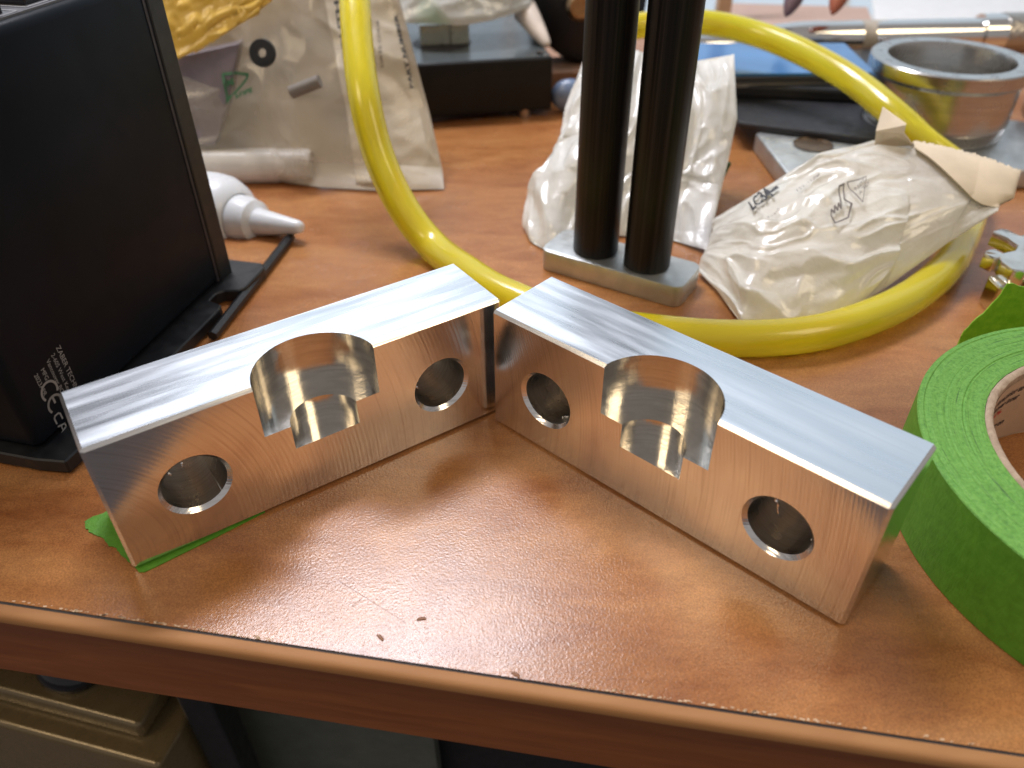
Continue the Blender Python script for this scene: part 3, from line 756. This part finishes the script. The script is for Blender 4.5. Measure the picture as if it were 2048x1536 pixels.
# things inside the clear bag
yp = [(330, -60), (560, -60), (545, 0), (500, 35), (420, 85), (345, 122), (320, 120)]
yq = [Yp(x, y, 3.46-.0011*y*.6) for x, y in yp]; yc = sum(yq, Vector())/len(yq); yc0 = Vector((yc.x, yc.y, yc.z-.2))
def yel(u, v):
    a = resamp([yq[0], yq[1]], u); b = resamp([yq[6], yq[5], yq[4], yq[3], yq[2]], u); p = a.lerp(b, v)
    p.y -= .022*crease(u*3, v*3, 31)+.03; return p
ym = plain('yellow_foil', (.80, .52, .09), .3, coat=.4)
setp(obj('yellow_packet', relv(grid(yel, 60, 30, .01), yc0), ym, smooth=True, loc=yc0), 'crinkled yellow packet behind the film at the top of the clear bag', 'packet')
c = Yp(525, 106, 3.30); bm = BM(); v, f = lathe([(.018, -.012), (.050, -.012), (.055, 0), (.050, .012), (.018, .012)], 40, True)
MM = Matrix.Rotation(math.radians(68), 4, 'X'); v = [MM @ p for p in v]
setp(obj('washer', (v, f), M['black_satin'], smooth=40, loc=c), 'small black rubber washer inside the clear bag above the recycling mark', 'washer')
a = Yp(582, 185, 3.30); b = Yp(640, 162, 3.30); bm = BM(); cyl(bm, .026, .026, 0, (b-a).length, 24, (b-a).to_track_quat('Z', 'Y').to_matrix().to_4x4())
setp(obj('rubber_plug', bm, plain('grey_rubber', (.20, .18, .16), .5), smooth=40, loc=a), 'short dark grey plug inside the clear bag to the right of the recycling mark', 'plug')
gp = [Yp(345, 118, 3.42), Yp(478, 88, 3.42), Yp(458, 200, 3.36), Yp(430, 290, 3.30), Yp(340, 290, 3.30)]; c = gp[4]
vs = [p-c for p in gp]; vs += [p+Vector((0, .08, 0)) for p in vs]
setp(obj('grey_pouch', (vs, [(4, 3, 2, 1, 0), (5, 6, 7, 8, 9)]+[(i, i+5, (i+1) % 5+5, (i+1) % 5)[::-1] for i in range(5)]), plain('grey_pouch', (.20, .17, .19), .45, bs=.4, bsc=150), loc=c), 'dull grey pouch inside the clear bag below the yellow packet', 'pouch')
a = Yp(330, 334, 3.30); b = Yp(625, 330, 3.30); vial = thing('white_vial', 'long white plastic vial lying at the foot of the clear bag above the glue bottle', 'vial', Vector((a.x, a.y, 0)))
q_ = Matrix.Translation(a) @ (b-a).to_track_quat('Z', 'Y').to_matrix().to_4x4(); Lv = (b-a).length
for nm, pr in (('vial_body', [(0, 0), (.074, 0), (.074, Lv-.16), (.068, Lv-.14)]), ('cap', [(.07, Lv-.15), (.07, Lv-.02), (.06, Lv), (0, Lv)])):
    v, f = lathe(pr, 36); obj(nm, relv(([q_ @ p for p in v], f), Vector((a.x, a.y, 0))), plain('vial_'+nm, (.62, .58, .52), .35), vial, smooth=45)

# ------------------------------------------------------------------ black stage box at the back
SO = Vector((.215, 4.10, 0)); sa = math.atan2(.13, .70)
stg = thing('stage_box', 'flat black metal box standing on short feet at the back, under a pastel plastic bag', 'metal box', SO, sa)
bm = BM(); box(bm, -1.2, 0, 0, 1.1, .035, .30, bev=.012, seg=3); obj('housing', bm, plain('matt_black', (.010, .010, .010), .5, bs=.05, spec=.25), stg, smooth=40)
bm = BM(); box(bm, -1.19, -.01, .01, 1.09, .299, .3035, bev=.002, seg=1); obj('top_sheen', bm, plain('black_top_sheen', (.055, .065, .068), .22, bs=.02), stg, smooth=40)  # thin sheet over the black housing; its greyer colour paints in reflected light
for x_, y_ in ((-.14, .03), (-.9, .03), (-.14, 1.0)):
    bm = BM(); cyl(bm, .03, .03, 0, .056, 20, Matrix.Translation((x_, y_, 0))); obj('foot', bm, plain('steel_foot', (.5, .42, .35), .35, metal=1.0), stg, smooth=40)
bm = BM(); cyl(bm, .20, .20, .010, .058, 40, Matrix.Translation((-.62, .22, 0))); obj('round_boss', bm, M['seam'], stg, smooth=40)
for x_, y_ in ((-.055, .06), (-.055, .95)):
    bm = BM(); cyl(bm, .022, .018, .298, .313, 24, Matrix.Translation((x_, y_, 0))); obj('screw_head', bm, M['black_gloss'], stg, smooth=40)
bm = BM(); cyl(bm, .155, .155, .296, .3055, 48, Matrix.Translation((-.52, .36, 0))); obj('recess_disc', bm, M['seam'], stg, smooth=40)
p0 = Matrix.Rotation(sa, 4, 'Z') @ Vector((-.51, .35, .307))+SO
bm = BM(); box(bm, -.125, .03, -.05, .05, 0, .10, Matrix.Rotation(.05, 4, 'Z'), .006); box(bm, .032, .13, -.055, .05, 0, .105, Matrix.Rotation(.05, 4, 'Z'), .006)
setp(obj('metal_spacer', bm, plain('pale_metal', (.50, .52, .46), .3, metal=.6), loc=p0, rot=.1), 'pale square metal spacer standing on the black stage box below the pastel bag', 'spacer')
# pastel bag on it
bot = [Yp(786, 44, 4.22), Yp(860, 47, 4.2), Yp(925, 50, 4.2), Yp(985, 40, 4.25), Yp(1062, 14, 4.4)]
topc = [Yp(770, -110, 4.6), Yp(900, -130, 4.6), Yp(1080, -90, 4.7)]
pm = film('pastel_film', (.66, .68, .66), .9, .98, .3, 30); n = NT(pm)
gcol = n.noise(n.co(loc=(.03, .01, 0)), 22, 2, .5, .3); gx = n.sep(n.co())[0]
gg = n.mix(n.ramp(gcol, [(.48, 0), (.60, .8)]), (.62, .64, .62), (.28, .52, .33))
n.set('Base Color', n.mix(n.ramp(n.math('MULTIPLY', gx, -10.0), [(.36, 0), (.42, .8)]), gg, (.50, .16, .24)))
bag4, f4, o4 = bag('pastel_bag', 'pale plastic bag with green and pink print resting on the black stage box', coons(bot, topc, [bot[0], topc[0]], [bot[-1], topc[-1]]), Vector((0, -1, .5)), .10, .03, 3, 41, pm, mb, 60, 50)
a = Yp(1050, 22, 4.45); b = Yp(1096, 92, 4.25); v, f = tube([a, a.lerp(b, .35), a.lerp(b, .7), b], lambda t: .055*(1-t)**.7+.012, 16, 6)
obj('twisted_corner', relv((v, f), o4), plain('cream_film', (.62, .54, .47), .4, bs=.5, bsc=200), bag4, smooth=True)

# round black motor end behind the posts
c = Yp(1178, 4, 4.62)
mot = thing('motor', 'black round motor end with a brass coloured screw, at the top behind the posts', 'motor', Vector((c.x, c.y, 0)))
v, f = lathe([(0, 0), (.29, 0), (.315, .02), (.315, .5), (0, .5)], 64); MM = Matrix.Translation((0, 0, c.z)) @ Matrix.Rotation(math.radians(-90), 4, 'X')
obj('motor_body', ([MM @ p for p in v], f), M['black_satin'], mot, smooth=40)
s0 = Yp(1161, 15, 4.57)-Vector((c.x, c.y, 0)); v, f = lathe([(0, .02), (.03, .02), (.032, 0), (.055, 0), (.075, .02), (.075, .07)], 32)
obj('screw', ([Matrix.Translation(s0) @ Matrix.Rotation(math.radians(-90), 4, 'X') @ p for p in v], f), plain('brass', (.55, .40, .25), .3, metal=1.0), mot, smooth=40)
bm = BM(); box(bm, -.12, .2, .15, .5, .0, c.z-.2, bev=.01); obj('mount', bm, M['black_satin'], mot)
# clutter between the stage box and the posts
c = T(1140, 200, 0)+Vector((0, .15, 0)); bm = BM(); box(bm, -.13, .2, 0, .3, 0, .11, Matrix.Rotation(.1, 4, 'Z'), .01); 
setp(obj('cardboard_box', bm, plain('brown_card', (.22, .12, .07), .7, var=.3), loc=c), 'small brown cardboard box between the black stage box and the posts', 'box')
c = T(1120, 232, 0); bm = BM(); bmesh.ops.create_uvsphere(bm, u_segments=20, v_segments=12, radius=.1); bmesh.ops.transform(bm, matrix=Matrix.Translation((0.05, .05, .09)) @ Matrix.Diagonal((1, .6, .85, 1)), verts=bm.verts)
setp(obj('blue_knob', bm, plain('blue_plastic', (.16, .22, .34), .25), smooth=True, loc=c), 'bluish grey plastic knob beside the foot of the black stage box', 'knob')

# ------------------------------------------------------------------ right background: plate, pad, booklets, ring, chrome bar
ga = T(1480, 262, .0); gp = [T(1512, 265, .09), T(1573, 343, .09), T(2100, 338, .09), T(2120, 250, .09), T(1700, 200, .09)]
sp = T(1573, 352, 0)
c0 = Vector((gp[1].x, gp[1].y, 0)); bm = extrude([(p.x-c0.x, p.y-c0.y) for p in gp], .002, .088, .01, 3)
gpl = thing('metal_plate', 'flat grey metal plate with a round hole, under the steel ring', 'metal plate', c0)
o = obj('plate', bm, M['grey_plate'], gpl, smooth=40)
h = T(1626, 290, .09); v, f = lathe([(0, -.004), (.083, -.004), (.086, .0006), (.088, .0008)], 40)
obj('hole', ([p+h-c0+Vector((0, 0, .003)) for p in v], f), plain('hole_inside', (.18, .13, .09), .4, metal=.7), gpl, smooth=40)
# black pad under the booklets
pd = [T(1478, 244, .125), T(1765, 280, .125), T(1860, 170, .125), T(1400, 150, .125)]
c0 = Vector((pd[0].x, pd[0].y, 0)); c0b = c0
bm = extrude([(p.x-c0.x, p.y-c0.y) for p in pd], .092, .125, .01, 2)
setp(obj('black_pad', bm, plain('black_pad', (.018, .018, .022), .5, bs=.3, bsc=400), loc=c0), 'thin black pad lying under the blue booklets', 'pad')
pd2 = [T(1430, 195, .12), T(1720, 210, .12), T(1800, 120, .12), T(1430, 130, .12)]
c0 = Vector((pd2[0].x, pd2[0].y, .125)); bm = extrude([(p.x-c0.x, p.y-c0.y) for p in pd2], .0, .065, .015, 2)
setp(obj('black_case', bm, plain('black_case', (.02, .02, .022), .4), loc=c0), 'low black case between the pad and the blue booklets', 'case')
bk = [(1385, 146), (1752, 142), (1690, 84), (1395, 84)]
for i, (cc, lab) in enumerate((((.28, .26, .23), 'lowest booklet of the stack under the blue cover'), ((.10, .10, .10), 'dark booklet in the middle of the stack'), ((.42, .40, .36), 'pale booklet just below the blue one'), ((.055, .19, .42), 'glossy blue booklet on top of the stack below the chrome bar'))):
    zt = .25-(3-i)*.019; P = [T(x, y, .25) for x, y in bk]; c0 = Vector((P[0].x, P[0].y, zt-.017))
    bm = extrude([(p.x-c0.x+.008*((i*7) % 3-1), p.y-c0.y+.006*i*(1 if i < 3 else -1)) for p in P], 0, .0165, .002, 1)
    mm = plain('cover_%d' % i, cc, .18 if i == 3 else .5, var=.2, sc=25, bs=.05)
    setp(obj('booklet', bm, mm, loc=c0), lab, 'booklet', 'stacked booklets')
# steel ring
RC = Vector((1.985, 3.665, .092))
ring = thing('steel_ring', 'machined steel ring with bolt flange and threaded foot, standing on the grey plate', 'steel ring', RC)
sm = steel('turned_steel', (.62, .60, .57), .24); 
v, f = lathe([(.262, 0), (.262, .30), (.268, .318), (.334, .318), (.340, .312), (.340, .262), (.334, .256), (.318, .246), (.314, .24), (.314, .07), (.300, .066)]+[p for k in range(5) for p in ((.306, .058-k*.012), (.296, .052-k*.012))]+[(.296, 0)], 120, True)
obj('ring_body', (v, f), sm, ring, smooth=30)
for k in range(12):
    a = 2*math.pi*(k+.3)/12; v, f = lathe([(0, .3172), (.009, .3176), (.012, .3186), (.015, .3186), (.016, .317)], 14)
    obj('bolt_hole', ([p+Vector((.303*math.cos(a), .303*math.sin(a), 0)) for p in v], f), plain('bolt_hole', (.25, .25, .25), .3, metal=1.0) if k == 0 else D.materials['bolt_hole'], ring)
# second shiny piece at the frame edge on the plate
c = Vector((2.62, 3.75, .092)); v, f = lathe([(0, .0), (.13, 0), (.15, .03), (.15, .1), (.12, .15), (.05, .17), (0, .17)], 40)
setp(obj('steel_fitting', (v, f), steel('bright_steel', (.6, .6, .62), .15), smooth=40, loc=c), 'small shiny round steel fitting on the grey plate, right of the ring', 'fitting')
# chrome bar
ch = thing('torque_wrench', 'long chrome torque wrench with a paper label and knurled grip across the back', 'wrench', (1.9, 4.9, 0))
CO = Vector((1.9, 4.9, 0)); cm = mat('chrome', (.75, .74, .72), .09, 1.0); nn = NT(cm); nn.set('Roughness', nn.ramp(nn.noise(nn.co(), 40, 3), [(.3, .06), (.7, .16)]))
pts = [Yp(1300, 92, 4.75), Yp(1400, 92, 4.75), Yp(1490, 90, 4.78), Yp(1560, 80, 4.8), Yp(1620, 75, 4.8), Yp(1700, 74, 4.8), Yp(1985, 68, 4.82)]
v, f = tube(pts, lambda t: .062 if t < .25 else (.062+.026*min((t-.25)/.2, 1)), 28, 6); obj('shaft', relv((v, f), CO), cm, ch, smooth=True)
a = Yp(1955, 68, 4.82); b = Yp(2000, 67, 4.82); v, f = tube([a, b], .108, 32, 2); obj('collar', relv((v, f), CO), cm, ch, smooth=40)
a = Yp(1998, 67, 4.82); b = Yp(2300, 62, 4.85); v, f = tube([a, a.lerp(b, .5), b], .112, 40, 8)
km = mat('knurled_grip', (.45, .42, .38), .35, .9); n = NT(km); wv = n.vor(n.co(rot=(0, .78, 0)), 420); n.set('Normal', n.bump(wv, .8, .0006)); obj('knurled_grip', relv((v, f), CO), km, ch, smooth=40)
a = Yp(1716, 74, 4.8); b = Yp(1768, 73, 4.81); v, f = tube([a, b], .0905, 28, 4); lb_ = obj('paper_label', relv((v, f), CO), plain('label_paper', (.45, .40, .33), .5), ch, smooth=40)
ctr = (a+b)/2; axd = (b-a).normalized()
def onbar(x, y):
    an = math.radians(205)+y/.0915; B2 = Vector((0, 0, 1)); N2 = axd.cross(B2).normalized(); return ctr+axd*x+(N2*math.cos(an)*1+B2*-math.sin(an))*.0925-CO
letters('label_print', [('48', .09, -.05, -.05)], lambda x, y: onbar(x, y), M['ink'], lb_)

# brass / nickel clip at the right edge
def ZP(pts, z): return [T(x, y, z) for x, y in pts]
cp = ZP([(1985, 462), (2000, 456), (2016, 458), (2040, 470), (2060, 468), (2090, 500), (2090, 530), (2050, 545), (2026, 538), (2004, 523), (1999, 514), (1993, 517), (1968, 505), (1976, 498), (1990, 496), (2006, 505), (2030, 500), (2036, 491), (2015, 476)], .16)
c0 = Vector((cp[8].x, cp[8].y, 0)); clip = thing('nickel_clip', 'small nickel clip with open jaws lying at the right edge behind the green tape', 'metal clip', c0)
nm = plain('nickel', (.75, .72, .66), .16, metal=1.0, bs=.05)
obj('jaw_plate', extrude([(p.x-c0.x, p.y-c0.y) for p in cp], .105, .16, .006, 2), nm, clip, smooth=40)
bm = BM(); box(bm, -.03, .05, -.02, .06, 0, .106, bev=.01); obj('leg', bm, nm, clip)
bm = BM(); box(bm, .10, .25, -.04, .15, 0, .106, bev=.02); obj('base_block', bm, nm, clip)
# green leaf-like tape bit behind the middle bag
c = T(1448, 395, .0)+Vector((.03, .05, 0)); bm = BM(); box(bm, -.075, -.045, 0, .02, 0, .12, Matrix.Rotation(.3, 4, 'Y'), .004)
setp(obj('green_cap', bm, plain('dark_green', (.03, .14, .04), .5), loc=c), 'small dark green piece peeking out beside the white bag behind the posts', 'cap')

# ------------------------------------------------------------------ window and things in front of it
win = thing('window', 'bright window with white frame behind the desk', 'window', (0, 7.6, -.4))
sky = mat('window_daylight', (0, 0, 0), 1.0, emit=(.76, .88, 1.0), es=.88)
fr = plain('white_frame', (.8, .8, .78), .4, bs=.05)
for i, x0 in enumerate((-12, -9, -6, -3, 0, 3, 6, 9)):
    bm = BM(); box(bm, x0+.05, x0+2.95, .05, .07, .1, 10.4); obj('pane', bm, sky, win)
    bm = BM(); box(bm, x0-.05, x0+.05, -.0, .12, 0, 10.5, bev=.01); obj('frame_post', bm, fr, win)
bm = BM(); box(bm, -12.2, 12.2, -.05, .12, 10.4, 10.6, bev=.01); obj('frame_head', bm, fr, win)
bm = BM(); box(bm, -12.2, 12.2, -1.2, .12, -.02, .1, bev=.01); obj('sill', bm, fr, win)

# papers and boxes in front of the window
def sheet(name, label, cat, pts, z, col, th=.02, rough=.6, g=None):
    P = [T(x, y, z) for x, y in pts]; c = Vector((P[0].x, P[0].y, z-th)); bm = extrude([(p.x-c.x, p.y-c.y) for p in P], 0, th, .003, 1)
    return setp(obj(name, bm, plain(name+'_surface', col, rough, var=.04), loc=c), label, cat, g)
sheet('white_paper', 'white sheet of paper at the top right behind the wrench', 'paper', [(1752, 55), (2200, 55), (2300, -30), (1740, -30)], .02, (.80, .80, .80))
sheet('pink_folder', 'dusty pink folder behind the chrome wrench', 'folder', [(1440, 75), (1752, 60), (1735, 14), (1462, 6)], .03, (.52, .35, .28))
for px, ang, cl, lab in ((1585, .5, (.14, .08, .09), 'dark screwdriver tip pointing down at the top, left one'), (1672, .45, (.36, .10, .05), 'rusty red pointed tip at the top, right of the dark one')):
    a = Yp(px-14 if px < 1600 else px-8, 34 if px < 1600 else 30, 4.6); b = Yp(px+24, -50, 4.75); v, f = tube([a, a.lerp(b, .3), b], lambda t: .003+.05*min(t*1.6, 1), 14, 5)
    setp(obj('pointed_tool', relv((v, f), a), plain('tool_'+lab[:4], cl, .4), smooth=True, loc=a), lab, 'tool', 'pointed tools hanging at the top')
bm = BM(); p = T(1427, 30, 0); box(bm, -.05, .05, 0, .1, 0, 1.2, bev=.01)
setp(obj('wooden_post', bm, plain('tan_wood', (.45, .30, .18), .5), loc=Vector((p.x, 6.0, 0))), 'slim tan wooden post at the top just right of the black posts', 'post')

# ------------------------------------------------------------------ metal cabinet under the desk
ca = math.radians(-14.2); cu = Vector((math.cos(ca), math.sin(ca), 0)); cv = Vector((-cu.y, cu.x, 0))
Z1, Z2 = -1.1, -1.14
R0 = T(275, 1454, Z1); CO = Vector((R0.x, R0.y, -7.2))
cab = thing('drawer_cabinet', 'tan metal drawer cabinet with stepped ledges under the desk at the lower left', 'cabinet', CO, ca)
H = 7.2+Z1
q2 = T(315, 1536, H-7.2-.09)-Vector((R0.x, R0.y, 0)); yy2 = q2.dot(cv); xx2 = q2.dot(cu)
tan = plain('tan_paint', (.185, .135, .065), .28, var=.05, bs=.03, coat=.3, metal=.3)
def cabbox(nm, x0, x1, y0, y1, z0, z1, bev, m_=None, par=None):
    bm = BM(); box(bm, x0, x1, y0, y1, z0, z1, bev=bev, seg=4); return obj(nm, bm, m_ or tan, par or cab, smooth=40)
cabbox('upper_ledge', -4, 0, 0, 2.0, H-.085, H, .022)
cabbox('body', -4, xx2, yy2, 2.2, 0, H-.09, .022)
cabbox('raised_lip', -1.02, .0-.06, .15, .9, H+.001, H+.05, .02)
kb = T(112, 1362, H-7.2+.02)-Vector((R0.x, R0.y, 0)); bm = BM(); bmesh.ops.create_uvsphere(bm, u_segments=28, v_segments=14, radius=.16); bmesh.ops.transform(bm, matrix=Matrix.Translation((kb.dot(cu)+.02, kb.dot(cv)+.05, H+.03)) @ Matrix.Diagonal((.75, .55, .45, 1)), verts=bm.verts)
obj('black_knob', bm, M['black_gloss'], cab, smooth=True)
LY = 1.39
a = Yp(425, 1410, LY+.22); b = Yp(866, 1470, LY+.22); bm = BM(); box(bm, 0, (b-a).x, 0, .1, 0, 6.6)
setp(obj('grey_green_panel', bm, plain('grey_green_paint', (.105, .115, .095), .5), loc=Vector((a.x, LY+.22, -7.2))), 'grey green panel under the middle of the desk front', 'panel')
a = Yp(352, 1400, LY); b = Yp(425, 1410, LY); bm = BM(); box(bm, a.x, b.x, LY, LY+.12, -7.19, -.28, bev=.01)
obj('black_leg', relv_bm(bm, DO), M['black_satin'], desk)
a = Yp(868, 1470, LY+.4); bm = BM(); box(bm, a.x, a.x+5, LY+.4, LY+.5, -7.19, -.28)
obj('black_back', relv_bm(bm, DO), M['black_satin'], desk)  # plain black sheet filling the area right of the grey green panel
